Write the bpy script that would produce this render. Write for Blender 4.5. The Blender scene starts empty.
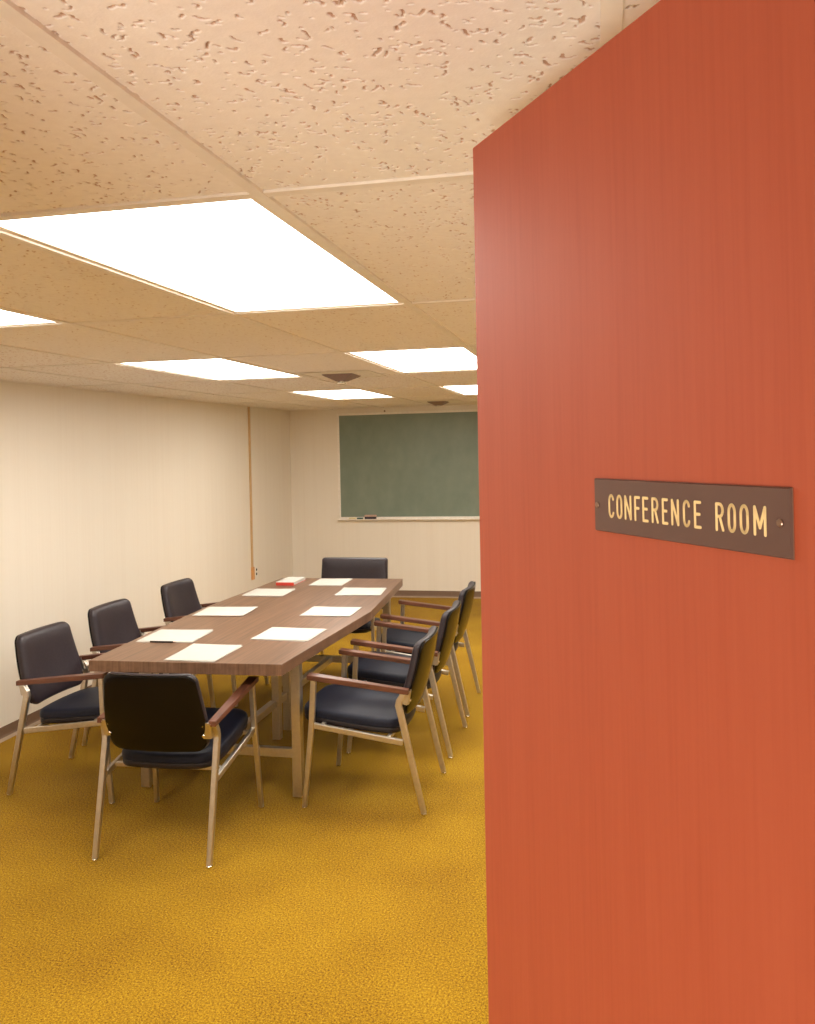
import bpy, bmesh, math, random
import numpy as np
from mathutils import Vector, Matrix

PI = math.pi
COL = bpy.context.scene.collection
SC = bpy.context.scene

# ------------------------------------------------------------------ camera
CAM_H = 1.6986
ZC = CAM_H + 0.4625                      # ceiling height
def make_camera():
    f, cx, cy, yaw, pit, rol = 846.77, 422.4, 447.04, -0.2069, 0.0003, -0.0219
    def rz(a): return np.array([[math.cos(a), -math.sin(a), 0], [math.sin(a), math.cos(a), 0], [0, 0, 1]])
    c, s = math.cos(pit), math.sin(pit); P = np.array([[1, 0, 0], [0, c, s], [0, -s, c]])
    c, s = math.cos(rol), math.sin(rol); R = np.array([[c, 0, s], [0, 1, 0], [-s, 0, c]])
    M = R @ P @ rz(yaw)                  # world -> (right, forward, up)
    cam = bpy.data.cameras.new('camera'); o = bpy.data.objects.new('camera', cam); COL.objects.link(o)
    right, fwd, up = M
    m = Matrix.Identity(4)
    for i in range(3):
        m[i][0] = right[i]; m[i][1] = up[i]; m[i][2] = -fwd[i]
    m[2][3] = CAM_H
    o.matrix_world = m
    cam.sensor_fit = 'HORIZONTAL'; cam.sensor_width = 36
    cam.lens = f / 815 * 36
    cam.shift_x = (407.5 - cx) / 815; cam.shift_y = (cy - 512) / 815
    cam.clip_start = 0.02
    SC.camera = o
make_camera()

# ------------------------------------------------------------------ world, lights, exposure
LIGHT_COL = (1.0, 0.945, 0.86)
LIGHT_STR = 13.0
HALL_FILL_W = 38
w = bpy.data.worlds.new('world'); SC.world = w; w.use_nodes = True
w.node_tree.nodes['Background'].inputs[0].default_value = (0.9, 0.8, 0.7, 1)
w.node_tree.nodes['Background'].inputs[1].default_value = 0.05
SC.view_settings.view_transform = 'Standard'
SC.view_settings.look = 'None'
SC.view_settings.gamma = 1
SC.view_settings.use_curve_mapping = False
SC.view_settings.exposure = 0.05
al = bpy.data.lights.new('hall_fill_lamp', 'AREA'); al.shape = 'RECTANGLE'; al.size = 0.7; al.size_y = 0.7  # added fill lamp behind the camera, unseen, brightens near ceiling and door
al.energy = HALL_FILL_W; al.color = (1.0, 0.93, 0.84)
ao = bpy.data.objects.new('hall_fill_lamp', al); COL.objects.link(ao); ao.location = (-0.45, -1.0, 0.8)
ao.rotation_euler = (Vector((-0.45, -1.0, 0.8)) - Vector((-1.0, 2.6, 2.3))).to_track_quat('Z', 'Y').to_euler()

# ------------------------------------------------------------------ helpers
def nodes_of(name):
    m = bpy.data.materials.new(name); m.use_nodes = True
    nt = m.node_tree; return m, nt, nt.nodes['Principled BSDF']
def setp(b, **k):
    for a, v in k.items():
        a = a.replace('_', ' ')
        b.inputs[a].default_value = (*v, 1) if isinstance(v, tuple) and len(v) == 3 else v
def coords(nt, scale=(1, 1, 1), rot=(0, 0, 0)):
    tc = nt.nodes.new('ShaderNodeTexCoord'); mp = nt.nodes.new('ShaderNodeMapping')
    nt.links.new(tc.outputs['Object'], mp.inputs[0]); mp.inputs['Scale'].default_value = scale
    mp.inputs['Rotation'].default_value = rot
    return mp.outputs[0]
def noise(nt, vec, scale, detail=3, rough=0.5, dist=0):
    n = nt.nodes.new('ShaderNodeTexNoise'); nt.links.new(vec, n.inputs['Vector'])
    n.inputs['Scale'].default_value = scale; n.inputs['Detail'].default_value = detail
    n.inputs['Roughness'].default_value = rough; n.inputs['Distortion'].default_value = dist
    return n.outputs['Fac']
def ramp(nt, fac, stops):
    r = nt.nodes.new('ShaderNodeValToRGB'); nt.links.new(fac, r.inputs[0])
    el = r.color_ramp.elements
    while len(el) < len(stops): el.new(0.5)
    for e, (p, c) in zip(el, stops): e.position = p; e.color = (*c, 1)
    return r.outputs[0]
def bump(nt, b, h, strength, dist=0.001):
    n = nt.nodes.new('ShaderNodeBump'); n.inputs['Strength'].default_value = strength
    n.inputs['Distance'].default_value = dist
    nt.links.new(h, n.inputs['Height']); nt.links.new(n.outputs[0], b.inputs['Normal'])
def addf(nt, a, b_, wa=0.5, wb=0.5):
    x = nt.nodes.new('ShaderNodeMath'); x.operation = 'MULTIPLY'; nt.links.new(a, x.inputs[0]); x.inputs[1].default_value = wa
    y = nt.nodes.new('ShaderNodeMath'); y.operation = 'MULTIPLY_ADD'; nt.links.new(b_, y.inputs[0]); y.inputs[1].default_value = wb
    nt.links.new(x.outputs[0], y.inputs[2]); return y.outputs[0]

def mat_plain(name, col, rough=0.5, metal=0.0, nscale=40, namp=0.06, bmp=0.0, **k):
    m, nt, b = nodes_of(name)
    f = noise(nt, coords(nt), nscale, 3)
    lo = tuple(c * (1 - namp) for c in col); hi = tuple(min(1, c * (1 + namp)) for c in col)
    nt.links.new(ramp(nt, f, [(0.3, lo), (0.7, hi)]), b.inputs['Base Color'])
    setp(b, Roughness=rough, Metallic=metal, **k)
    if bmp: bump(nt, b, f, bmp)
    return m
def mat_streak(name, stops, scale, rough, det=4, bmp=0.0, scale2=None, w2=0.3, **k):
    m, nt, b = nodes_of(name)
    f = noise(nt, coords(nt, scale), 1.0, det, 0.6, 0.1)
    if scale2: f = addf(nt, f, noise(nt, coords(nt, scale2), 1.0, 3, 0.6), 1 - w2, w2)
    nt.links.new(ramp(nt, f, stops), b.inputs['Base Color'])
    setp(b, Roughness=rough, **k)
    if bmp: bump(nt, b, f, bmp)
    return m

M = {}
M['wall'] = mat_streak('wall_vinyl', [(0.3, (0.82, 0.75, 0.645)), (0.5, (0.845, 0.78, 0.675)), (0.75, (0.86, 0.80, 0.70))],
                       (70, 70, 0.8), 0.55, scale2=(14, 14, 0.3), w2=0.45)
M['door'] = mat_streak('door_stain', [(0.25, (0.36, 0.062, 0.023)), (0.5, (0.405, 0.076, 0.030)), (0.75, (0.435, 0.088, 0.036))],
                       (170, 170, 5), 0.58, scale2=(20, 20, 1.2), w2=0.4, bmp=0.15)
M['table'] = mat_streak('walnut_laminate', [(0.3, (0.095, 0.050, 0.029)), (0.5, (0.17, 0.092, 0.054)), (0.72, (0.26, 0.147, 0.09))],
                        (95, 2.2, 3.0), 0.36, scale2=(30, 1.2, 40), w2=0.35)
M['arm'] = mat_streak('walnut_arm', [(0.3, (0.07, 0.026, 0.015)), (0.5, (0.13, 0.046, 0.025)), (0.75, (0.19, 0.072, 0.038))],
                      (120, 6, 120), 0.33)
M['metal'] = mat_plain('satin_metal', (0.60, 0.55, 0.48), 0.38, 1.0, 60, 0.05)
M['chrome'] = mat_plain('bright_metal', (0.85, 0.82, 0.78), 0.15, 1.0)
M['vinyl'] = mat_plain('blue_black_vinyl', (0.009, 0.0105, 0.021), 0.50, 0, 90, 0.2, 0.12, IOR=1.30)
M['vinylback'] = mat_plain('sheen_tinted_vinyl', (0.024, 0.016, 0.021), 0.40, 0, 90, 0.2, 0.12, IOR=1.45)  # plum tint puts the warm ceiling sheen of the backs into the colour
M['vinyl2'] = mat_plain('brown_black_vinyl', (0.014, 0.009, 0.009), 0.42, 0, 90, 0.2, IOR=1.38)
M['shell'] = mat_plain('dark_shell', (0.004, 0.003, 0.003), 0.16, 0, 60, 0.2, IOR=1.31)
M['piping'] = mat_plain('piping_vinyl', (0.03, 0.03, 0.035), 0.3)
M['paper'] = mat_plain('white_paper', (0.54, 0.525, 0.475), 0.8, 0, 20, 0.02)
M['red'] = mat_plain('red_cover', (0.55, 0.05, 0.03), 0.5)
M['tgrid'] = mat_plain('grid_enamel', (0.86, 0.79, 0.70), 0.45, 0, 30, 0.03)
M['cream'] = mat_plain('cream_enamel', (0.85, 0.78, 0.64), 0.4)
M['vane'] = mat_plain('shade_brown_vane', (0.24, 0.16, 0.13), 0.5)  # beige metal coloured dark: shade inside the diffuser put into base colour
M['dark'] = mat_plain('dark_void', (0.03, 0.02, 0.018), 0.7)
M['frame'] = mat_plain('pale_enamel', (0.90, 0.84, 0.76), 0.4, 0.0)
M['board'] = mat_streak('green_slate', [(0.3, (0.165, 0.215, 0.17)), (0.7, (0.225, 0.275, 0.215))], (3, 3, 2), 0.42, scale2=(9, 9, 6), w2=0.4)
M['base'] = mat_plain('brown_cove_vinyl', (0.20, 0.125, 0.08), 0.5)
M['basetoe'] = mat_plain('cove_toe', (0.40, 0.29, 0.20), 0.5)
M['raceway'] = mat_plain('amber_strip', (0.62, 0.40, 0.19), 0.45)
M['racebox'] = mat_plain('orange_strip', (0.68, 0.33, 0.12), 0.45)
M['plate'] = mat_plain('brown_plastic', (0.115, 0.058, 0.043), 0.5, 0, 30, 0.05)
M['plate_edge'] = mat_plain('tan_edge', (0.24, 0.13, 0.085), 0.4)
M['gold'] = mat_plain('cream_engraving', (0.86, 0.66, 0.32), 0.5)
M['screw'] = mat_plain('dull_screw', (0.30, 0.20, 0.15), 0.35, 0.9)
M['hallwall'] = mat_plain('hall_paint', (0.80, 0.66, 0.50), 0.6)
M['chalk'] = mat_plain('yellow_chalk', (0.85, 0.75, 0.45), 0.8)
M['felt'] = mat_plain('dark_felt', (0.06, 0.05, 0.06), 0.9)
M['eraserwood'] = mat_plain('eraser_wood', (0.55, 0.36, 0.28), 0.7)
M['green'] = mat_plain('green_chalk', (0.05, 0.11, 0.08), 0.8)
M['white_plastic'] = mat_plain('outlet_plastic', (0.86, 0.80, 0.70), 0.35)

def mat_carpet():
    m, nt, b = nodes_of('gold_carpet')
    f1 = noise(nt, coords(nt), 140, 3, 0.7)
    f2 = noise(nt, coords(nt, (1, 1, 1)), 330, 2, 0.6)
    f3 = noise(nt, coords(nt), 2.2, 2, 0.5)
    f = addf(nt, addf(nt, f1, f2, 0.6, 0.4), f3, 0.9, 0.1)
    nt.links.new(ramp(nt, f, [(0.40, (0.095, 0.036, 0.002)), (0.47, (0.275, 0.138, 0.004)), (0.54, (0.38, 0.215, 0.007)), (0.61, (0.54, 0.345, 0.025))]), b.inputs['Base Color'])
    setp(b, Roughness=0.95, Sheen_Weight=0.05, Sheen_Roughness=0.5)
    b.inputs['Specular IOR Level'].default_value = 0.1
    bump(nt, b, f, 0.9, 0.006)
    return m
M['carpet'] = mat_carpet()
def mat_tile(name, with_bump):
    m, nt, b = nodes_of(name)
    f = noise(nt, coords(nt), 55, 3)
    face = ramp(nt, f, [(0.3, (0.89, 0.825, 0.755)), (0.7, (0.93, 0.87, 0.80))])
    # fissures painted brown: pit shade put into the colour, plus bare mineral fibre tone
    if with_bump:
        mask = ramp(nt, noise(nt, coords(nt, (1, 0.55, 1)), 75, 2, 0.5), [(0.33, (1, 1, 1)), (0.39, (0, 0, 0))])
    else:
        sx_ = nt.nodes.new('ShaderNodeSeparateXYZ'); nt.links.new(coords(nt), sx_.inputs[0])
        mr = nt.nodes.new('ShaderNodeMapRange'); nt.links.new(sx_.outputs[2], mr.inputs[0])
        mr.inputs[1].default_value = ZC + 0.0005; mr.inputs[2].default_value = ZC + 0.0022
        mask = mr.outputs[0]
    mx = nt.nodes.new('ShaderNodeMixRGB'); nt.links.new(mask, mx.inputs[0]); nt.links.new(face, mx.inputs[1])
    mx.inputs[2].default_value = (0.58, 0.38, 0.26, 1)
    nt.links.new(mx.outputs[0], b.inputs['Base Color'])
    setp(b, Roughness=0.85); b.inputs['Specular IOR Level'].default_value = 0.25
    if with_bump:
        g = noise(nt, coords(nt, (1, 0.55, 1)), 75, 2, 0.5)
        r = ramp(nt, g, [(0.33, (0, 0, 0)), (0.42, (1, 1, 1))])
        bump(nt, b, r, 1.0, 0.004)
        f2 = noise(nt, coords(nt, (1, 0.55, 1)), 75, 2, 0.5)
    else:
        bump(nt, b, noise(nt, coords(nt), 260, 2), 0.25, 0.001)
    return m
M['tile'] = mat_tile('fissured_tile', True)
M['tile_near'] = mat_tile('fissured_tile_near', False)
def mat_emit():
    m = bpy.data.materials.new('lit_diffuser'); m.use_nodes = True; nt = m.node_tree; nt.nodes.clear()
    e = nt.nodes.new('ShaderNodeEmission'); o = nt.nodes.new('ShaderNodeOutputMaterial')
    e.inputs[0].default_value = (*LIGHT_COL, 1); e.inputs[1].default_value = LIGHT_STR
    nt.links.new(e.outputs[0], o.inputs[0]); return m
M['emit'] = mat_emit()

def tag(o, label=None, cat=None, group=None, kind=None):
    if label: o['label'] = label
    if cat: o['category'] = cat
    if group: o['group'] = group
    if kind: o['kind'] = kind
    return o
def obj(name, bm, mat, parent=None, smooth=False, label=None):
    me = bpy.data.meshes.new(name)
    bmesh.ops.recalc_face_normals(bm, faces=bm.faces[:])
    bm.to_mesh(me); bm.free(); me.materials.append(M[mat])
    if smooth:
        for p in me.polygons: p.use_smooth = True
        try: me.set_sharp_from_angle(angle=math.radians(38))
        except Exception: pass
    o = bpy.data.objects.new(name, me); COL.objects.link(o)
    if parent: o.parent = parent
    if label: o['label'] = label
    return o
def empty(name, loc, rz=0):
    o = bpy.data.objects.new(name, None); COL.objects.link(o); o.location = loc; o.rotation_euler = (0, 0, rz)
    o.empty_display_size = 0.1
    return o
def struct(name, bm, mat, parent=None, smooth=False):
    o = obj(name, bm, mat, parent, smooth)
    if not parent: o['kind'] = 'structure'
    return o
def box(bm, x0, x1, y0, y1, z0, z1, bev=0.0):
    t = bmesh.new()
    v = [t.verts.new((x, y, z)) for z in (z0, z1) for y in (y0, y1) for x in (x0, x1)]
    for q in ((0, 1, 3, 2), (4, 6, 7, 5), (0, 4, 5, 1), (2, 3, 7, 6), (0, 2, 6, 4), (1, 5, 7, 3)): t.faces.new([v[i] for i in q])
    bmesh.ops.recalc_face_normals(t, faces=t.faces[:])
    if bev: bmesh.ops.bevel(t, geom=t.edges[:], offset=bev, segments=2, affect='EDGES', profile=0.6)
    join(bm, t); return bm
def join(bm, t, mat=None):
    mp = {}
    for v in t.verts: mp[v] = bm.verts.new(mat @ v.co if mat else v.co)
    for f in t.faces:
        try: bm.faces.new([mp[v] for v in f.verts])
        except ValueError: pass
    t.free()
def bx(x0, x1, y0, y1, z0, z1, bev=0.0):
    return box(bmesh.new(), x0, x1, y0, y1, z0, z1, bev)
def loft(bm, rings, cap=True):
    vs = [[bm.verts.new(p) for p in r] for r in rings]
    n = len(vs[0])
    for a, b in zip(vs, vs[1:]):
        for i in range(n): bm.faces.new((a[i], a[(i + 1) % n], b[(i + 1) % n], b[i]))
    if cap:
        bm.faces.new(vs[0][::-1]); bm.faces.new(vs[-1])
    return bm
def sweep(bm, pts, sw, th, side=(1, 0, 0), ch=0.003):
    """rectangular tube: sw along 'side', th across; sw/th may be lists"""
    pts = [Vector(p) for p in pts]; side = Vector(side).normalized(); n = len(pts)
    rings = []
    for i, p in enumerate(pts):
        d0 = (pts[i] - pts[i - 1]).normalized() if i else None
        d1 = (pts[i + 1] - pts[i]).normalized() if i < n - 1 else None
        d = (d0 + d1).normalized() if d0 and d1 else (d0 or d1)
        k = 1 / max(0.3, d.dot(d0)) if d0 and d1 else 1
        nn = d.cross(side).normalized()
        a = (sw[i] if isinstance(sw, (list, tuple)) else sw) / 2
        b = (th[i] if isinstance(th, (list, tuple)) else th) / 2 * k
        c = ch
        rings.append([p + side * x + nn * y for x, y in ((-a, -b + c), (-a, b - c), (-a + c, b), (a - c, b), (a, b - c), (a, -b + c), (a - c, -b), (-a + c, -b))])
    return loft(bm, rings)
def cyl(bm, c, r, h, axis='Z', seg=20, r2=None, bev=0):
    c = Vector(c); r2 = r if r2 is None else r2
    ax = {'Z': ((1, 0, 0), (0, 1, 0), (0, 0, 1)), 'Y': ((1, 0, 0), (0, 0, 1), (0, 1, 0)), 'X': ((0, 1, 0), (0, 0, 1), (1, 0, 0))}[axis]
    u, v, d = map(Vector, ax)
    prof = [(r, 0), (r2, h)] if not bev else [(r - bev, 0), (r, bev), (r2, h - bev), (r2 - bev, h)]
    loft(bm, [[c + u * (q * math.cos(2 * PI * i / seg)) + v * (q * math.sin(2 * PI * i / seg)) + d * z for i in range(seg)] for q, z in prof])
    return bm
def rounded_outline(hw_fn, h0, h1, rad, n=7):
    """outline of a shape whose half width at height t is hw_fn(t); rad=(bottom,top) corner radii"""
    pts = []
    rb, rt = rad
    N = 10
    right = []
    # bottom right corner
    w0 = hw_fn(h0 + rb); 
    for i in range(n + 1):
        a = -PI / 2 + PI / 2 * i / n
        right.append((w0 - rb + rb * math.cos(a), h0 + rb + rb * math.sin(a)))
    for i in range(1, N):
        t = h0 + rb + (h1 - rt - h0 - rb) * i / N
        right.append((hw_fn(t), t))
    w1 = hw_fn(h1 - rt)
    for i in range(n + 1):
        a = PI / 2 * i / n
        right.append((w1 - rt + rt * math.cos(a), h1 - rt + rt * math.sin(a)))
    top = []
    xl = right[-1][0]
    for i in range(1, 12): top.append((xl - 2 * xl * i / 12, h1))
    left = [(-x, y) for x, y in right[::-1]]
    xb = right[0][0]
    bot = [(-xb + 2 * xb * i / 12, h0) for i in range(1, 12)]
    return right + top + left + bot
def pad(outline, prof, fn):
    """outline: 2D pts; prof: [(inset, height)...] back to front; fn(a,b,h)->3D"""
    bm = bmesh.new()
    xs = [p[0] for p in outline]; ys = [p[1] for p in outline]
    cx, cy = (max(xs) + min(xs)) / 2, (max(ys) + min(ys)) / 2
    hw, hh = (max(xs) - min(xs)) / 2, (max(ys) - min(ys)) / 2
    rings = []
    def ring(ins, h): return [Vector(fn(cx + (x - cx) * (hw - ins) / hw, cy + (y - cy) * (hh - ins) / hh, h)) for x, y in outline]
    def ringk(k, ins, h): return [Vector(fn(cx + (x - cx) * (hw - ins) / hw * k, cy + (y - cy) * (hh - ins) / hh * k, h)) for x, y in outline]
    i0, h0 = prof[0]; i1, h1 = prof[-1]
    for k in (0.02, 0.2, 0.4, 0.6, 0.8): rings.append(ringk(k, i0, h0))
    for i, h in prof: rings.append(ring(i, h))
    for k in (0.85, 0.65, 0.45, 0.25, 0.02): rings.append(ringk(k, i1, h1))
    return loft(bm, rings)

# ------------------------------------------------------------------ room
XL, XR, YF, YB = -3.5516, 1.70, 0.312, 9.391      # left, right, front (door) wall, far wall
T = 0.12
struct('floor', bx(XL - T, XR + T, YF - T, YB + T, -0.08, 0), 'carpet')
struct('wall_left', bx(XL - T, XL, YF - T, YB + T, 0, ZC + 0.1), 'wall')
struct('wall_right', bx(XR, XR + T, YF - T, YB + T, 0, ZC + 0.1), 'wall')
struct('wall_far', bx(XL, XR, YB, YB + T, 0, ZC + 0.1), 'wall')
HX, HY = 0.344, 0.312                              # door hinge
OX0, OX1, OZ = HX - 0.925, HX + 0.006, 2.09
b = bx(XL, OX0 - 0.03, YF - T, YF, 0, ZC + 0.1); box(b, OX1 + 0.03, XR, YF - T, YF, 0, ZC + 0.1); box(b, OX0 - 0.03, OX1 + 0.03, YF - T, YF, OZ + 0.03, ZC + 0.1)
struct('wall_front', b, 'wall')
b = bx(OX0 - 0.03, OX0, YF - T - 0.01, YF, 0, OZ, 0.002); box(b, OX1, OX1 + 0.03, YF - T - 0.01, YF, 0, OZ, 0.002); box(b, OX0 - 0.03, OX1 + 0.03, YF - T - 0.01, YF, OZ, OZ + 0.03, 0.002)
struct('trim_1', b, 'cream')
# corridor behind the camera
struct('wall_hall_back', bx(-3.2, 2.6, -1.75, -1.65, 0, 2.5), 'hallwall')
struct('wall_hall_left', bx(-3.2, -3.1, -1.65, YF - T - 0.01, 0, 2.5), 'hallwall')
struct('wall_hall_right', bx(2.5, 2.6, -1.65, YF - T - 0.01, 0, 2.5), 'hallwall')
struct('floor_hall', bx(-3.2, 2.6, -1.75, YF - T, -0.08, 0), 'carpet')
struct('ceiling_hall', bx(-3.2, 2.6, -1.75, YF - T, 2.4, 2.5), 'hallwall')
struct('wall_hall_front', bx(XR + T, 2.6, YF - T, YF, 0, 2.5), 'hallwall')

def baseboard(name, p0, p1, n):
    """cove base along p0-p1, n = direction into the room"""
    p0, p1, n = Vector(p0), Vector(p1), Vector(n); z = Vector((0, 0, 1))
    prof = [(0.0005, 0), (0.0005, 0.074), (0.004, 0.073), (0.0045, 0.022), (0.009, 0.010), (0.022, 0.004), (0.024, 0.0005)]
    bm = bmesh.new(); loft(bm, [[p + n * a + z * h for a, h in prof] for p in (p0, p1)])
    o = struct(name, bm, 'base', smooth=False)
    prof2 = [(0.0092, 0.0105), (0.0225, 0.0045), (0.034, 0.0008), (0.034, 0.0001), (0.009, 0.0001)]
    bm = bmesh.new(); loft(bm, [[p + n * a + z * h for a, h in prof2] for p in (p0, p1)])
    obj('cove_toe', bm, 'basetoe', o)
baseboard('baseboard_left', (XL, YF, 0), (XL, YB, 0), (1, 0, 0))
baseboard('baseboard_far', (XL, YB, 0), (XR, YB, 0), (0, -1, 0))
baseboard('baseboard_right', (XR, YF, 0), (XR, YB, 0), (-1, 0, 0))

# ---- suspended ceiling
GX, GY, SX, SY = -0.5879, 1.4277, 0.6096, 1.2192
LIGHTS = [(-1, 0), (-3, 0), (-3, 2), (-1, 2), (-3, 4), (-1, 4), (1, 0), (1, 2), (1, 4)]  # rightmost column is added behind the door, unseen, to brighten the far wall
xs = [GX + k * SX for k in range(-4, 4)]
ys = [GY + j * SY for j in range(0, 7)]
def tgrid():
    bm = bmesh.new(); h = 0.012
    for x in xs: box(bm, x - h, x + h, YF, YB, ZC - 0.006, ZC + 0.028, 0.0008)
    for y in [GY - SY] + ys:
        if y - h < YF: continue
        e = [XL] + xs + [XR]
        for a, b_ in zip(e, e[1:]):
            box(bm, a + h * (a != XL), b_ - h * (b_ != XR), y - h, y + h, ZC - 0.005, ZC + 0.028, 0.0008)
    # wall angles
    for (a, b_, c, d) in ((XL, XL + 0.022, YF, YB), (XR - 0.022, XR, YF, YB), (XL, XR, YB - 0.022, YB), (XL, XR, YF, YF + 0.022)):
        box(bm, a, b_, c, d, ZC - 0.0025, ZC + 0.02)
    return bm
cells = []
ex = [XL] + xs + [XR]
ey = [YF] + [y for y in ys if y > YF] + [YB]
lightcells = {(round(GX + k * SX, 3), round(GY + j * SY, 3)) for k, j in LIGHTS}
NEAR = []
def ceiling():
    bm = bmesh.new()
    for a, b_ in zip(ex, ex[1:]):
        for c, d in zip(ey, ey[1:]):
            if (round(a, 3), round(c, 3)) in lightcells: continue
            near = (c < 1.0 and a > -2.6 and b_ < 0.4) or (1.0 < c < 4.5 and a > -2.6 and b_ < 0.4)
            if near: NEAR.append((a, b_, c, d)); continue
            box(bm, a, b_, c, d, ZC, ZC + 0.016)
    return bm
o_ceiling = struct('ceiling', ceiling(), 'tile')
g = obj('suspension_grid', tgrid(), 'tgrid', o_ceiling)
# upper deck closes the plenum above the tiles
obj('ceiling_deck', bx(XL - T, XR + T, YF - T, YB + T, ZC + 0.1, ZC + 0.16), 'dark', o_ceiling)

def pitted_tile(x0, x1, y0, y1, seed, res):
    rng = np.random.default_rng(seed); W, L = x1 - x0, y1 - y0
    nx, ny = int(W / res) + 1, int(L / res) + 1
    X = np.linspace(0, W, nx); Y = np.linspace(0, L, ny); H = np.zeros((ny, nx))
    def stamp(p, q, r, dep):
        ax, bx_ = min(p[0], q[0]) - r * 1.6, max(p[0], q[0]) + r * 1.6
        ay, by_ = min(p[1], q[1]) - r * 1.6, max(p[1], q[1]) + r * 1.6
        i0, i1 = np.searchsorted(X, [ax, bx_]); j0, j1 = np.searchsorted(Y, [ay, by_])
        if i1 <= i0 or j1 <= j0: return
        gx, gy = np.meshgrid(X[i0:i1], Y[j0:j1])
        d = q - p; l2 = max(d @ d, 1e-12)
        t = np.clip(((gx - p[0]) * d[0] + (gy - p[1]) * d[1]) / l2, 0, 1)
        dist = np.hypot(gx - p[0] - t * d[0], gy - p[1] - t * d[1])
        s = np.clip((r * 1.25 - dist) / (r * 0.55), 0, 1); s = s * s * (3 - 2 * s)
        H[j0:j1, i0:i1] = np.maximum(H[j0:j1, i0:i1], s * dep)
    A = W * L
    for _ in range(int(A * 1700)):
        p = rng.uniform([0, 0], [W, L]); ang = rng.normal(PI / 2, 0.75); n = rng.integers(1, 5)
        r = rng.uniform(0.0009, 0.0019)
        for _k in range(n):
            q = p + rng.uniform(0.002, 0.0055) * np.array([math.cos(ang), math.sin(ang)])
            stamp(p, q, r, rng.uniform(0.0035, 0.006)); p = q; ang += rng.normal(0, 0.8)
            r = max(0.0010, r * rng.uniform(0.75, 1.2))
    for _ in range(int(A * 700)):
        p = rng.uniform([0, 0], [W, L]); stamp(p, p + 1e-4, rng.uniform(0.001, 0.002), 0.006)
    gx, gy = np.meshgrid(X, Y)
    V = np.stack([gx + x0, gy + y0, ZC + H], -1).reshape(-1, 3)
    idx = np.arange(nx * ny).reshape(ny, nx)
    F = np.stack([idx[:-1, :-1], idx[1:, :-1], idx[1:, 1:], idx[:-1, 1:]], -1).reshape(-1, 4)
    return V, F
def near_tiles():
    Vs, Fs, off = [], [], 0
    for i, (a, b_, c, d) in enumerate(NEAR):
        res = 0.0016 if (c < 1 and a > -1.3) else (0.0026 if c < 2 else 0.004)
        V, F = pitted_tile(a, b_, max(c, 0.42), d, 11 + i, res)
        Vs.append(V); Fs.append(F + off); off += len(V)
        if c < 0.42:
            V = np.array([(a, c, ZC), (b_, c, ZC), (b_, 0.42, ZC), (a, 0.42, ZC)]); Vs.append(V); Fs.append(np.array([[0, 3, 2, 1]]) + off); off += 4
    V = np.concatenate(Vs); F = np.concatenate(Fs)
    me = bpy.data.meshes.new('fissured_panels')
    me.vertices.add(len(V)); me.vertices.foreach_set('co', V.astype(np.float32).ravel())
    me.loops.add(F.size); me.loops.foreach_set('vertex_index', F.astype(np.int32).ravel())
    me.polygons.add(len(F)); me.polygons.foreach_set('loop_start', np.arange(0, F.size, 4, dtype=np.int32))
    me.polygons.foreach_set('loop_total', np.full(len(F), 4, dtype=np.int32))
    me.update(calc_edges=True); me.polygons.foreach_set('use_smooth', np.ones(len(F), dtype=bool))
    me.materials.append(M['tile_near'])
    o = bpy.data.objects.new('fissured_panels', me); COL.objects.link(o); o.parent = o_ceiling
near_tiles()

# ------------------------------------------------------------------ door
DD = Vector((-0.5447, 0.8386, 0)); DN = Vector((-0.8386, -0.5447, 0))   # along door from hinge, face normal toward the camera
ang = math.atan2(DD.y, DD.x)
dr = empty('door_1', (HX, HY, 0), ang)             # local x along the door, local +y = towards the camera side
dr['kind'] = 'structure'
leaf = bx(0, 0.91, -0.044, 0, 0.020, 2.08, 0.0015)
for v in leaf.verts:                               # the leaf hangs a touch out of plumb
    dx, dz = v.co.x - 0.91, v.co.z - 2.08
    v.co.x, v.co.z = 0.91 + dx - 0.0088 * dz, 2.08 + dz + 0.0088 * dx
obj('door_leaf', leaf, 'door', dr)
for z in (0.25, 1.05, 1.85):
    h = bmesh.new(); cyl(h, (-0.003, -0.047, z - 0.045), 0.006, 0.09)
    obj('hinge', h, 'metal', dr, True)

# ---- sign on the door
def door_sign():
    s = empty('door_sign', DOORP(0.409, 0.0005, 1.6175), ang)
    return s
def DOORP(a, n, z): return Vector((HX, HY, z)) + DD * a + DN * n
SG = empty('door_sign', DOORP(0, 0, 0), ang)
tag(SG, 'brown engraved plate reading CONFERENCE ROOM screwed to the red door', 'sign')

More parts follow.
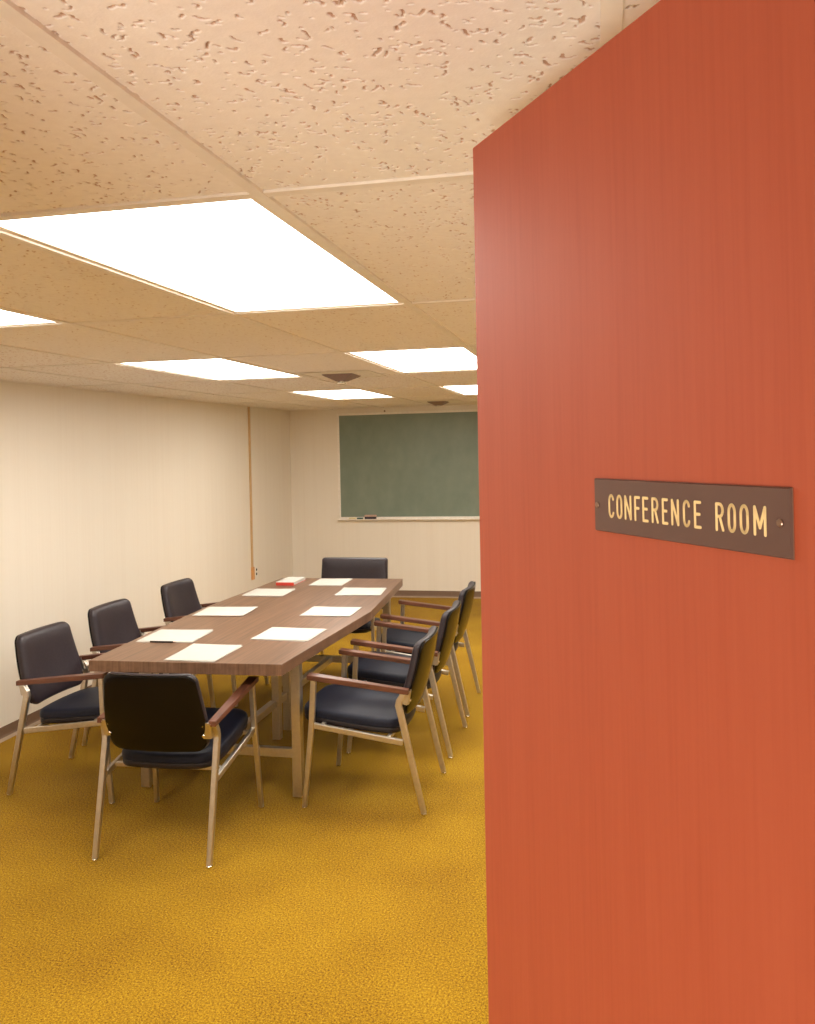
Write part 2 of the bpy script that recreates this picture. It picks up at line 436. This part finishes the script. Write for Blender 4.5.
# ---- ceiling lights
LLAB = {(-1, 0): 'large glowing ceiling panel nearest the camera, widest of the lit panels',
        (-3, 0): 'glowing ceiling panel cut off by the left edge of the photo',
        (-3, 2): 'glowing ceiling panel above the left chairs, in the left row between near and far',
        (-1, 2): 'glowing ceiling panel touching the red door edge, the nearer of the two there',
        (-3, 4): 'glowing ceiling panel just in front of the chalkboard left end',
        (1, 0): 'added fill light panel, unseen behind the open red door, nearest the doorway',
        (1, 2): 'added fill light panel, unseen behind the open red door, middle of its row',
        (1, 4): 'added fill light panel, unseen behind the open red door, nearest the chalkboard wall',
        (-1, 4): 'small sliver of glowing ceiling panel beside the red door, above the chalkboard'}
def make_light():
    t = empty('ceiling_light', (0, 0, 0))
    hx, hy = SX / 2 - 0.012, SY / 2 - 0.012
    f = bmesh.new(); e = 0.017
    for (a, b_, c, d) in ((-hx, hx, -hy, -hy + e), (-hx, hx, hy - e, hy), (-hx, -hx + e, -hy + e, hy - e), (hx - e, hx, -hy + e, hy - e)):
        box(f, a, b_, c, d, -0.001, 0.09, 0.0007)
    box(f, -hx, hx, -hy, hy, 0.088, 0.094)
    obj('frame', f, 'cream', t)
    obj('diffuser', bx(-hx + e, hx - e, -hy + e, hy - e, 0.003, 0.006), 'emit', t, label='glowing frosted lens')
    return t
def copy_tree(o, parent=None):
    c = o.copy(); COL.objects.link(c)
    if parent: c.parent = parent
    for ch in [q for q in bpy.data.objects if q.parent == o]: copy_tree(ch, c)
    return c
L0 = make_light()
for i, kj in enumerate(LIGHTS):
    o = L0 if i == 0 else copy_tree(L0)
    o.location = (GX + (kj[0] + 0.5) * SX, GY + (kj[1] + 0.5) * SY, ZC)
    tag(o, LLAB[kj], 'ceiling light', 'lit ceiling panels')

# ---- air diffusers
def make_vent():
    t = empty('air_diffuser', (0, 0, 0))
    def sq_ring(bm, a0, z0, a1, z1, th=0.0025):
        c = lambda a, z: [Vector((-a, -a, z)), Vector((a, -a, z)), Vector((a, a, z)), Vector((-a, a, z))]
        r = [c(a0, z0), c(a1, z1), c(a1 - th, z1 + th), c(a0 - th, z0 + th), c(a0, z0)]
        vs = [[bm.verts.new(p) for p in q] for q in r[:-1]]; vs.append(vs[0])
        for p, q in zip(vs, vs[1:]):
            for i in range(4): bm.faces.new((p[i], p[(i + 1) % 4], q[(i + 1) % 4], q[i]))
    f = bmesh.new(); sq_ring(f, 0.235, -0.004, 0.205, -0.006); sq_ring(f, 0.205, -0.006, 0.19, 0.012)
    obj('frame', f, 'cream', t)
    obj('back_plate', bx(-0.19, 0.19, -0.19, 0.19, -0.0035, -0.0025), 'cream', t)
    for i, (a, z) in enumerate(((0.098, -0.010), (0.082, -0.018), (0.066, -0.026), (0.050, -0.034))):
        v = bmesh.new(); sq_ring(v, a, z + 0.004, a - 0.018, z - 0.008); obj('vane', v, 'vane', t)
    k = bx(-0.022, 0.022, -0.022, 0.022, -0.060, -0.052, 0.003); cyl(k, (0, 0, -0.06), 0.01, 0.055)
    obj('centre_plate', k, 'cream', t, label='cream square centre plate')
    return t
V0 = make_vent(); V0.location = (-1.56, 5.04, ZC)
tag(V0, 'square stepped air diffuser on the ceiling in the middle of the room', 'air vent', 'ceiling air diffusers')
V1 = copy_tree(V0); V1.location = (-1.60, 8.45, ZC)
tag(V1, 'square stepped air diffuser close to the chalkboard wall', 'air vent', 'ceiling air diffusers')

# ------------------------------------------------------------------ chalkboard
BX0, BX1, BZ0, BZ1 = -2.971, -0.532, 0.888, 2.110
cb = empty('chalkboard', ((BX0 + BX1) / 2, YB, BZ0))
tag(cb, 'long green chalkboard in a thin pale frame on the far wall', 'chalkboard')
hw, hh = (BX1 - BX0) / 2, BZ1 - BZ0
obj('writing_surface', bx(-hw + 0.02, hw - 0.02, -0.014, -0.002, 0.02, hh - 0.02), 'board', cb)
f = bx(-hw, hw, -0.022, -0.001, hh - 0.026, hh, 0.002)
box(f, -hw, -hw + 0.026, -0.022, -0.001, 0.0, hh - 0.026, 0.002); box(f, hw - 0.026, hw, -0.022, -0.001, 0.0, hh - 0.026, 0.002)
box(f, -hw + 0.026, hw - 0.026, -0.020, -0.001, 0.0, 0.026, 0.002)
obj('frame', f, 'frame', cb)
tr = bmesh.new()
prof = [(-0.001, -0.014), (-0.001, 0.004), (-0.022, 0.004), (-0.060, 0.002), (-0.068, 0.004), (-0.072, 0.004), (-0.072, -0.004), (-0.060, -0.010)]
loft(tr, [[Vector((x, y, z)) for y, z in prof] for x in (-hw, hw)])
obj('chalk_tray', tr, 'frame', cb)
for x in (-hw + 0.568, hw - 0.568):
    s = bmesh.new(); cyl(s, (x, -0.012, hh + 0.012), 0.009, 0.011, 'Y', 12); box(s, x - 0.006, x + 0.006, -0.006, -0.001, hh - 0.004, hh + 0.022)
    obj('mounting_screw', s, 'screw', cb, label='dark screw above the frame')
TZ = BZ0 + 0.0035
def tray_item(name, x, bm, mat, label, cat, dz=0.0, group=None):
    o = obj(name, bm, mat, None, True); o.location = (x, YB - 0.044, TZ + dz); tag(o, label, cat, group); return o
c = bmesh.new(); cyl(c, (-0.04, 0, 0.009), 0.009, 0.08, 'X', 12, bev=0.001)
tray_item('chalk_stick', -2.80, c, 'chalk', 'pale yellow chalk stick at the left end of the chalk tray', 'chalk')
c = bmesh.new(); cyl(c, (-0.035, 0, 0.009), 0.009, 0.07, 'X', 12, bev=0.001)
tray_item('chalk_stick', -2.71, c, 'green', 'dark green chalk stick between the yellow chalk and the eraser', 'chalk')
er = empty('chalkboard_eraser', (-2.585, YB - 0.044, TZ + 0.001)); tag(er, 'felt chalkboard eraser with pinkish wooden back lying in the tray', 'eraser')
obj('felt_pad', bx(-0.065, 0.065, -0.021, 0.021, 0, 0.026, 0.003), 'felt', er)
obj('back', bx(-0.067, 0.067, -0.022, 0.022, 0.0265, 0.046, 0.004), 'eraserwood', er)

# ---- raceway and outlet on the left wall
rw = empty('wall_raceway', (XL, 8.2, 0.37)); tag(rw, 'thin amber vertical strip running up the left wall to the ceiling', 'cable raceway')
obj('channel', bx(0.0005, 0.014, -0.017, 0.017, 0.13, ZC - 0.37 - 0.005, 0.003), 'raceway', rw)
obj('end_box', bx(0.0005, 0.024, -0.022, 0.022, 0.0, 0.13, 0.004), 'racebox', rw, label='orange box end')
ot = empty('wall_outlet', (XL, 8.315, 0.435)); tag(ot, 'pale wall outlet with two dark sockets beside the amber strip', 'outlet')
obj('cover_plate', bx(0.0005, 0.006, -0.036, 0.036, -0.058, 0.058, 0.002), 'white_plastic', ot)
for z in (-0.022, 0.022):
    s = bmesh.new(); cyl(s, (0.0055, -0.008, z), 0.014, 0.003, 'X', 16); obj('socket', s, 'dark', ot)

# ------------------------------------------------------------------ conference table
TX, TY0, TY1, TZT = -1.8946, 3.5726, 6.0477, 0.737
tb = empty('conference_table', (TX, (TY0 + TY1) / 2, 0)); tag(tb, 'long walnut boat-shaped conference table on square metal legs', 'table')
he, hm, hl = 0.479, 0.5357, (TY1 - TY0) / 2
out = [(-0.465, -1.262), (0.473, -1.224), (0.550, 0.010), (0.455, 1.238), (-0.474, 1.220), (-0.524, 0.012)]
def inset(poly, d):
    return [(x - math.copysign(d, x), y - (math.copysign(d, y) if y else 0)) for x, y in poly]
tp = bmesh.new(); i1 = inset(out, 0.0015)
loft(tp, [[Vector((x, y, z)) for x, y in p] for p, z in ((i1, TZT - 0.052), (out, TZT - 0.0505), (out, TZT - 0.0015), (i1, TZT))])
obj('tabletop', tp, 'table', tb)
LX, LY = 0.405, 0.895
LC = 0.014
for sx in (-1, 1):
    for sy in (-1, 1):
        l = bmesh.new(); sweep(l, [(LC + sx * LX, sy * LY, 0.014), (LC + sx * LX, sy * LY, TZT - 0.058)], 0.047, 0.047)
        lo = obj('leg', l, 'metal', tb)
        q = bmesh.new(); cyl(q, (LC + sx * LX, sy * LY, 0.0), 0.019, 0.0135); obj('glide', q, 'chrome', lo, True)
for y in (-0.142, 0.03):
    l = bmesh.new(); sweep(l, [(0.012, y, 0.014), (0.012, y, TZT - 0.058)], 0.047, 0.047)
    lo = obj('leg', l, 'metal', tb)
    q = bmesh.new(); cyl(q, (0.012, y, 0.0), 0.019, 0.0135); obj('glide', q, 'chrome', lo, True)
for sy in (-1, 1):
    obj('crossbar', bx(LC - LX + 0.024, LC + LX - 0.024, sy * LY - 0.016, sy * LY + 0.016, 0.200, 0.243, 0.002), 'metal', tb)
    obj('top_rail', bx(LC - LX - 0.02, LC + LX + 0.02, sy * LY - 0.02, sy * LY + 0.02, TZT - 0.0575, TZT - 0.0525), 'metal', tb)
st = bx(-0.020, 0.020, -LY + 0.0165, -0.166, 0.202, 0.242, 0.002)
box(st, -0.020, 0.020, 0.054, LY - 0.0165, 0.202, 0.242, 0.002)
box(st, -0.020, 0.020, -0.118, 0.006, 0.202, 0.242, 0.002)
obj('stretcher', st, 'metal', tb)

# ---- paper stacks
def paper_stack(corners, n, seed, label):
    """corner order: near-left, near-right, far-right, far-left"""
    r = random.Random(seed)
    cx = sum(c[0] for c in corners) / 4; cy = sum(c[1] for c in corners) / 4
    sx = ((corners[1][0] - corners[0][0]) + (corners[2][0] - corners[3][0])) / 2
    sy = ((corners[3][1] - corners[0][1]) + (corners[2][1] - corners[1][1])) / 2
    rz = math.atan2(corners[1][1] - corners[0][1], corners[1][0] - corners[0][0]) * 0.6
    t = empty('paper_stack', (cx, cy, TZT + 0.0003), rz)
    tag(t, label, 'paper', 'white paper stacks on the table')
    for k in range(n):
        dx, dy = r.uniform(-.007, .007), r.uniform(-.007, .007); a = r.uniform(-.025, .025)
        s = bmesh.new(); hx_, hy_ = sx / 2 - .005, sy / 2 - .005
        z0 = k * 0.0016; N = 6
        top, bot = [], []
        for lst, z in ((bot, z0), (top, z0 + 0.0012)):
            for j in range(N + 1):
                for i in range(N + 1):
                    x = -hx_ + 2 * hx_ * i / N; y = -hy_ + 2 * hy_ * j / N
                    lift = 0.0025 * max(0, (x / hx_) * (1 if seed % 2 else -1) + (y / hy_) - 1.1) if k == n - 1 else 0
                    lst.append(s.verts.new((dx + x * math.cos(a) - y * math.sin(a), dy + x * math.sin(a) + y * math.cos(a), z + lift)))
        W_ = N + 1
        for j in range(N):
            for i in range(N):
                q = [j * W_ + i, j * W_ + i + 1, (j + 1) * W_ + i + 1, (j + 1) * W_ + i]
                s.faces.new([top[v] for v in q]); s.faces.new([bot[v] for v in q[::-1]])
        border = [i for i in range(W_)] + [j * W_ + N for j in range(1, W_)] + [N * W_ + i for i in range(N - 1, -1, -1)] + [j * W_ for j in range(N - 1, 0, -1)]
        for a_, b_ in zip(border, border[1:] + border[:1]): s.faces.new((bot[a_], bot[b_], top[b_], top[a_]))
        obj('sheet', s, 'paper', t)
PAP = [([(-2.002, 3.586), (-1.753, 3.588), (-1.732, 3.884), (-2.009, 3.928)], 'white paper stack at the near end of the table, before the nearest chair'),
       ([(-2.327, 3.914), (-2.02, 3.949), (-2.061, 4.227), (-2.367, 4.195)], 'white paper stack nearest on the left side of the table, pencil along its edge'),
       ([(-1.754, 4.046), (-1.446, 4.024), (-1.458, 4.329), (-1.768, 4.309)], 'white paper stack nearest on the right side of the table'),
       ([(-2.363, 4.578), (-2.045, 4.609), (-2.087, 4.884), (-2.398, 4.856)], 'white paper stack in the middle of the left side of the table'),
       ([(-1.731, 4.64), (-1.422, 4.655), (-1.432, 4.928), (-1.742, 4.916)], 'white paper stack in the middle of the right side of the table'),
       ([(-2.354, 5.248), (-2.067, 5.253), (-2.072, 5.527), (-2.365, 5.526)], 'white paper stack farthest on the left side, next to the red-spined book'),
       ([(-1.725, 5.3), (-1.432, 5.343), (-1.446, 5.637), (-1.748, 5.593)], 'white paper stack farthest on the right side of the table'),
       ([(-2.05, 5.69), (-1.80, 5.70), (-1.80, 6.0), (-2.05, 5.99)], 'white paper stack at the far end of the table, before the square-backed chair')]
for i, (c, lab) in enumerate(PAP): paper_stack(c, 3, 30 + i, lab)
bk = empty('book', (-2.215, 5.81, TZT + 0.0003), 0.0); tag(bk, 'thick white-topped book with a red spine at the far left corner of the table', 'book')
c = bx(-0.066, 0.068, -0.125, 0.125, 0, 0.003, 0.0008); box(c, -0.066, 0.068, -0.125, -0.121, 0.003, 0.0215, 0.0008)
obj('cover', c, 'red', bk)
obj('pages', bx(-0.066, 0.066, -0.1205, 0.122, 0.0032, 0.0235, 0.0005), 'paper', bk, label='white pages')
pc = empty('pencil', (-2.20, 3.928, TZT + 0.0045), 0.04); tag(pc, 'dark pencil lying along the nearest left paper stack', 'pencil')
s = bmesh.new(); cyl(s, (-0.06, 0, 0), 0.0042, 0.125, 'X', 6); obj('barrel', s, 'dark', pc)
s = bmesh.new(); cyl(s, (0.065, 0, 0), 0.0042, 0.016, 'X', 12, r2=0.0006); obj('tip', s, 'eraserwood', pc)

# ------------------------------------------------------------------ chairs
def make_chair(name, hw=0.25, boxy=False, zs=1.0):
    t = empty(name, (0, 0, 0))
    for s in (-1, 1):
        # rear leg: slants forward to the bend, then back up to the arm
        l = bmesh.new()
        sweep(l, [(s * (hw + 0.002), -0.281, 0.013), (s * (hw + 0.001), -0.178, 0.478), (s * hw, -0.172, 0.503), (s * hw, -0.176, 0.525), (s * hw, -0.202, 0.567)],
              [0.021, 0.024, 0.024, 0.024, 0.024], [0.024, 0.030, 0.031, 0.030, 0.027])
        lo = obj('leg', l, 'metal', t)
        q = bmesh.new(); cyl(q, (s * (hw + 0.002), -0.283, 0), 0.012, 0.0125, bev=0.002); obj('glide', q, 'chrome', lo, True)
        l = bmesh.new()
        sweep(l, [(s * (hw + 0.015), 0.292, 0.013), (s * (hw + 0.004), 0.252, 0.40), (s * hw, 0.240, 0.612)], [0.020, 0.024, 0.024], [0.022, 0.027, 0.026])
        lo = obj('leg', l, 'metal', t)
        q = bmesh.new(); cyl(q, (s * (hw + 0.015), 0.293, 0), 0.012, 0.0125, bev=0.002); obj('glide', q, 'chrome', lo, True)
        r = bmesh.new(); sweep(r, [(s * (hw + 0.001), -0.188, 0.332), (s * (hw + 0.001), 0.243, 0.392)], 0.020, 0.027)
        obj('side_rail', r, 'metal', t)
        # wooden arm, wider at the front
        a = bmesh.new(); rings = []
        for y, w_, th in ((-0.222, 0.031, 0.020), (-0.220, 0.034, 0.023), (-0.1, 0.038, 0.024), (0.1, 0.046, 0.024), (0.263, 0.052, 0.024), (0.266, 0.049, 0.021)):
            zt_ = 0.580 + (y + 0.222) / 0.488 * 0.056; c = 0.0022
            zb = zt_ - 0.0115 - th / 2; zt2 = zt_ - 0.0115 + th / 2; x0, x1 = s * hw - w_ / 2, s * hw + w_ / 2
            rings.append([Vector(p) for p in ((x0, y, zb + c), (x0, y, zt2 - c), (x0 + c, y, zt2), (x1 - c, y, zt2), (x1, y, zt2 - c), (x1, y, zb + c), (x1 - c, y, zb), (x0 + c, y, zb))])
        loft(a, rings); obj('armrest', a, 'arm', t)
        # bracket joining rear leg and shell
        k = bmesh.new()
        sweep(k, [(s * (hw - 0.012), -0.190, 0.508), (s * (hw - 0.012), -0.210, 0.572)], 0.012, 0.040, ch=0.002)
        sweep(k, [(s * (hw - 0.032), -0.213, 0.504), (s * (hw - 0.032), -0.228, 0.574)], 0.044, 0.005, ch=0.001)
        ko = obj('bracket', k, 'metal', t)
        for z, y in ((0.516, -0.219), (0.562, -0.229)):
            q = bmesh.new(); cyl(q, (s * (hw - 0.040), y - 0.0035, z), 0.0065, 0.006, 'Y', 12, bev=0.0015); obj('bolt', q, 'chrome', ko, True)
    # backrest
    bw = hw - 0.026
    if boxy:
        wf = lambda z: bw + 0.020 - 0.006 * (z - 0.45) / 0.36
        out = rounded_outline(wf, 0.455, 0.838, (0.04, 0.022)); bow = 0.12
    else:
        wf = lambda z: bw + 0.004 - 0.030 * max(0, (z - 0.56) / 0.25) ** 1.2 - 0.012 * max(0, (0.56 - z) / 0.1)
        out = rounded_outline(wf, 0.440, 0.787, (0.055, 0.042)); bow = 0.55
    def fb(x, z, h):
        lean = -0.186 - 0.088 * (z - 0.45) / 0.36 - 0.012 * math.sin((z - .44) / .37 * PI)
        return (x, lean - 0.034 + bow * x * x + h, z)
    obj('backrest', pad(out, [(0.003, 0.013), (0.0, 0.018), (0.0, 0.030), (0.004, 0.040), (0.013, 0.048), (0.03, 0.053), (0.07, 0.056)], fb), 'vinylback', t, True)
    obj('back_shell', pad(out, [(0.012, 0.0), (0.005, 0.0015), (0.002, 0.005), (0.0022, 0.0095), (0.006, 0.0125)], fb), 'shell', t, True, label='smooth dark rear shell')
    # seat
    sw = hw - 0.022
    wf = lambda y: sw - 0.010 * max(0, (y - 0.1) / 0.2) - 0.03 * max(0, (-0.05 - y) / 0.12)
    so = rounded_outline(wf, -0.150, 0.318, (0.06, 0.075))
    zr = lambda y: (0.325 if boxy else 0.349) + (y + 0.17) / 0.47 * 0.048
    def fs(x, y, h): 
        yy = y - (0.030 * (1 - (x / sw) ** 2) if y < 0 else 0) * min(1, max(0, -y / 0.168)) + (0.012 * (1 - (x / sw) ** 2) * min(1, max(0, y / 0.3)))
        return (x, yy, zr(y) + h)
    obj('seat_base', pad(so, [(0.012, 0.0), (0.004, 0.003), (0.002, 0.008), (0.002, 0.024), (0.004, 0.027)], fs), 'vinyl2', t, True)
    obj('seat', pad(so, [(0.004, 0.0275), (0.0, 0.031), (0.0, 0.048), (0.003, 0.060), (0.010, 0.067), (0.03, 0.070), (0.08, 0.072)], fs), 'vinyl', t, True)
    # tubes under the seat carrying it between the side rails
    for y in (-0.12, 0.20):
        z = 0.336 + (y + 0.188) / 0.431 * 0.06
        obj('seat_support', bx(-hw + 0.009, hw - 0.009, y - 0.009, y + 0.009, z - 0.006, z + 0.012, 0.002), 'metal', t)
    return t
C0 = make_chair('conference_armchair')
G = 'blue-black vinyl armchairs around the table'
SPOTS = [(-1.862, 3.467, 0.045, 'dark vinyl armchair with its back to the camera at the near end of the table'),
         (-1.113, 4.068, PI / 2, 'dark vinyl armchair nearest the camera on the right side of the table'),
         (-1.113, 4.786, PI / 2, 'dark vinyl armchair in the middle of the right side of the table'),
         (-1.130, 5.500, PI / 2, 'dark vinyl armchair farthest along the right side, closest to the red door edge'),
         (-2.645, 3.965, -PI / 2, 'dark vinyl armchair nearest on the left side, at the left photo edge'),
         (-2.695, 4.665, -PI / 2, 'dark vinyl armchair in the middle of the left side of the table'),
         (-2.690, 5.500, -PI / 2, 'dark vinyl armchair farthest along the left side of the table')]
for i, (x, y, r, lab) in enumerate(SPOTS):
    o = C0 if i == 0 else copy_tree(C0)
    o.location = (x, y, 0); o.rotation_euler = (0, 0, r); tag(o, lab, 'chair', G)
o = make_chair('conference_armchair', 0.280, True)
o.location = (-1.918, 6.16, 0); o.rotation_euler = (0, 0, PI)
tag(o, 'wider square-backed dark armchair at the far end of the table facing the camera', 'chair', G)

# ------------------------------------------------------------------ sign detail
def sign_detail():
    # local x from hinge along the door: camera sees +x on the left; local y toward the camera
    s0, s1 = 0.3880, 0.6395                         # right end, left end along the door
    z0, z1 = 1.6135, 1.6645
    p = bmesh.new()
    ring = lambda d, h: [Vector((s0 + d, h, z0 + d)), Vector((s1 - d, h, z0 + d)), Vector((s1 - d, h, z1 - d)), Vector((s0 + d, h, z1 - d))]
    loft(p, [ring(0, 0.0003), ring(0, 0.0012)])
    obj('bevel_edge', p, 'plate_edge', SG)
    p = bmesh.new(); loft(p, [ring(0.0001, 0.00125), ring(0.0010, 0.0030)]); obj('plate', p, 'plate', SG)
    for x in (s0 + 0.010, s1 - 0.006):
        q = bmesh.new(); cyl(q, (x, 0.0028, (z0 + z1) / 2), 0.0030, 0.0016, 'Y', 16, bev=0.0006); obj('screw', q, 'screw', SG, True)
    A = lambda cx, cy, rx, ry, a0, a1, n=14: [(cx + rx * math.cos(math.radians(a0 + (a1 - a0) * i / n)), cy + ry * math.sin(math.radians(a0 + (a1 - a0) * i / n))) for i in range(n + 1)]
    G_ = {'C': [A(.5, .72, .42, .28, 20, 180) + A(.5, .28, .42, .28, 180, 340)],
          'O': [A(.5, .70, .44, .30, 0, 180) + A(.5, .30, .44, .30, 180, 360) + [(.94, .70)]],
          'N': [[(.05, 0), (.05, 1), (.95, 0), (.95, 1)]],
          'F': [[(.08, 0), (.08, 1), (.95, 1)], [(.08, .52), (.8, .52)]],
          'E': [[(.95, 1), (.08, 1), (.08, 0), (.95, 0)], [(.08, .52), (.8, .52)]],
          'R': [[(.06, 0), (.06, 1), (.5, 1)] + A(.5, .76, .42, .24, 90, -90) + [(.06, .52)], [(.5, .52), (.95, 0)]],
          'M': [[(.04, 0), (.04, 1), (.5, .25), (.96, 1), (.96, 0)]]}
    word = [('C', 100, 122), ('O', 128, 150), ('N', 156, 182), ('F', 190, 212), ('E', 218, 241), ('R', 250, 276), ('E', 286, 309), ('N', 318, 347), ('C', 358, 386), ('E', 396, 424), ('R', 470, 502), ('O', 512, 543), ('O', 553, 587), ('M', 600, 647)]
    def along(zx):                                  # measured letter position -> distance along the door
        px = 580 + zx / 815 * 235
        # homography of the plate: left end 597 -> s1, right end 794.5 -> s0, depth ratio from plate heights
        k = 51.0 / 70.0; u = (px - 597) / (794.5 - 597)
        return u / (k * (1 - u) + u)
    bm = bmesh.new(); r = 0.00125; zc = (z0 + z1) / 2; H = 0.0202
    for ch, a, b_ in word:
        xa = s1 - along(a) * (s1 - s0); xb = s1 - along(b_) * (s1 - s0)
        xa -= r + 0.0042; xb += r - 0.0042
        for st in G_[ch]:
            P = [Vector((xa + (xb - xa) * u, 0.00335, zc - H / 2 + H * v)) for u, v in st]
            for p_, q_ in zip(P, P[1:]):
                d = (q_ - p_).normalized(); n = Vector((-d.z, 0, d.x)) * r
                loft(bm, [[p_ + n, q_ + n, q_ - n, p_ - n], [v + Vector((0, -0.0003, 0)) for v in (p_ + n, q_ + n, q_ - n, p_ - n)]])
            for p_ in P: cyl(bm, (p_.x, p_.y - 0.0003, p_.z), r, 0.0003 + 0.00001, 'Y', 10)
    obj('lettering', bm, 'gold', SG, label='cream engraved letters reading CONFERENCE ROOM')
sign_detail()
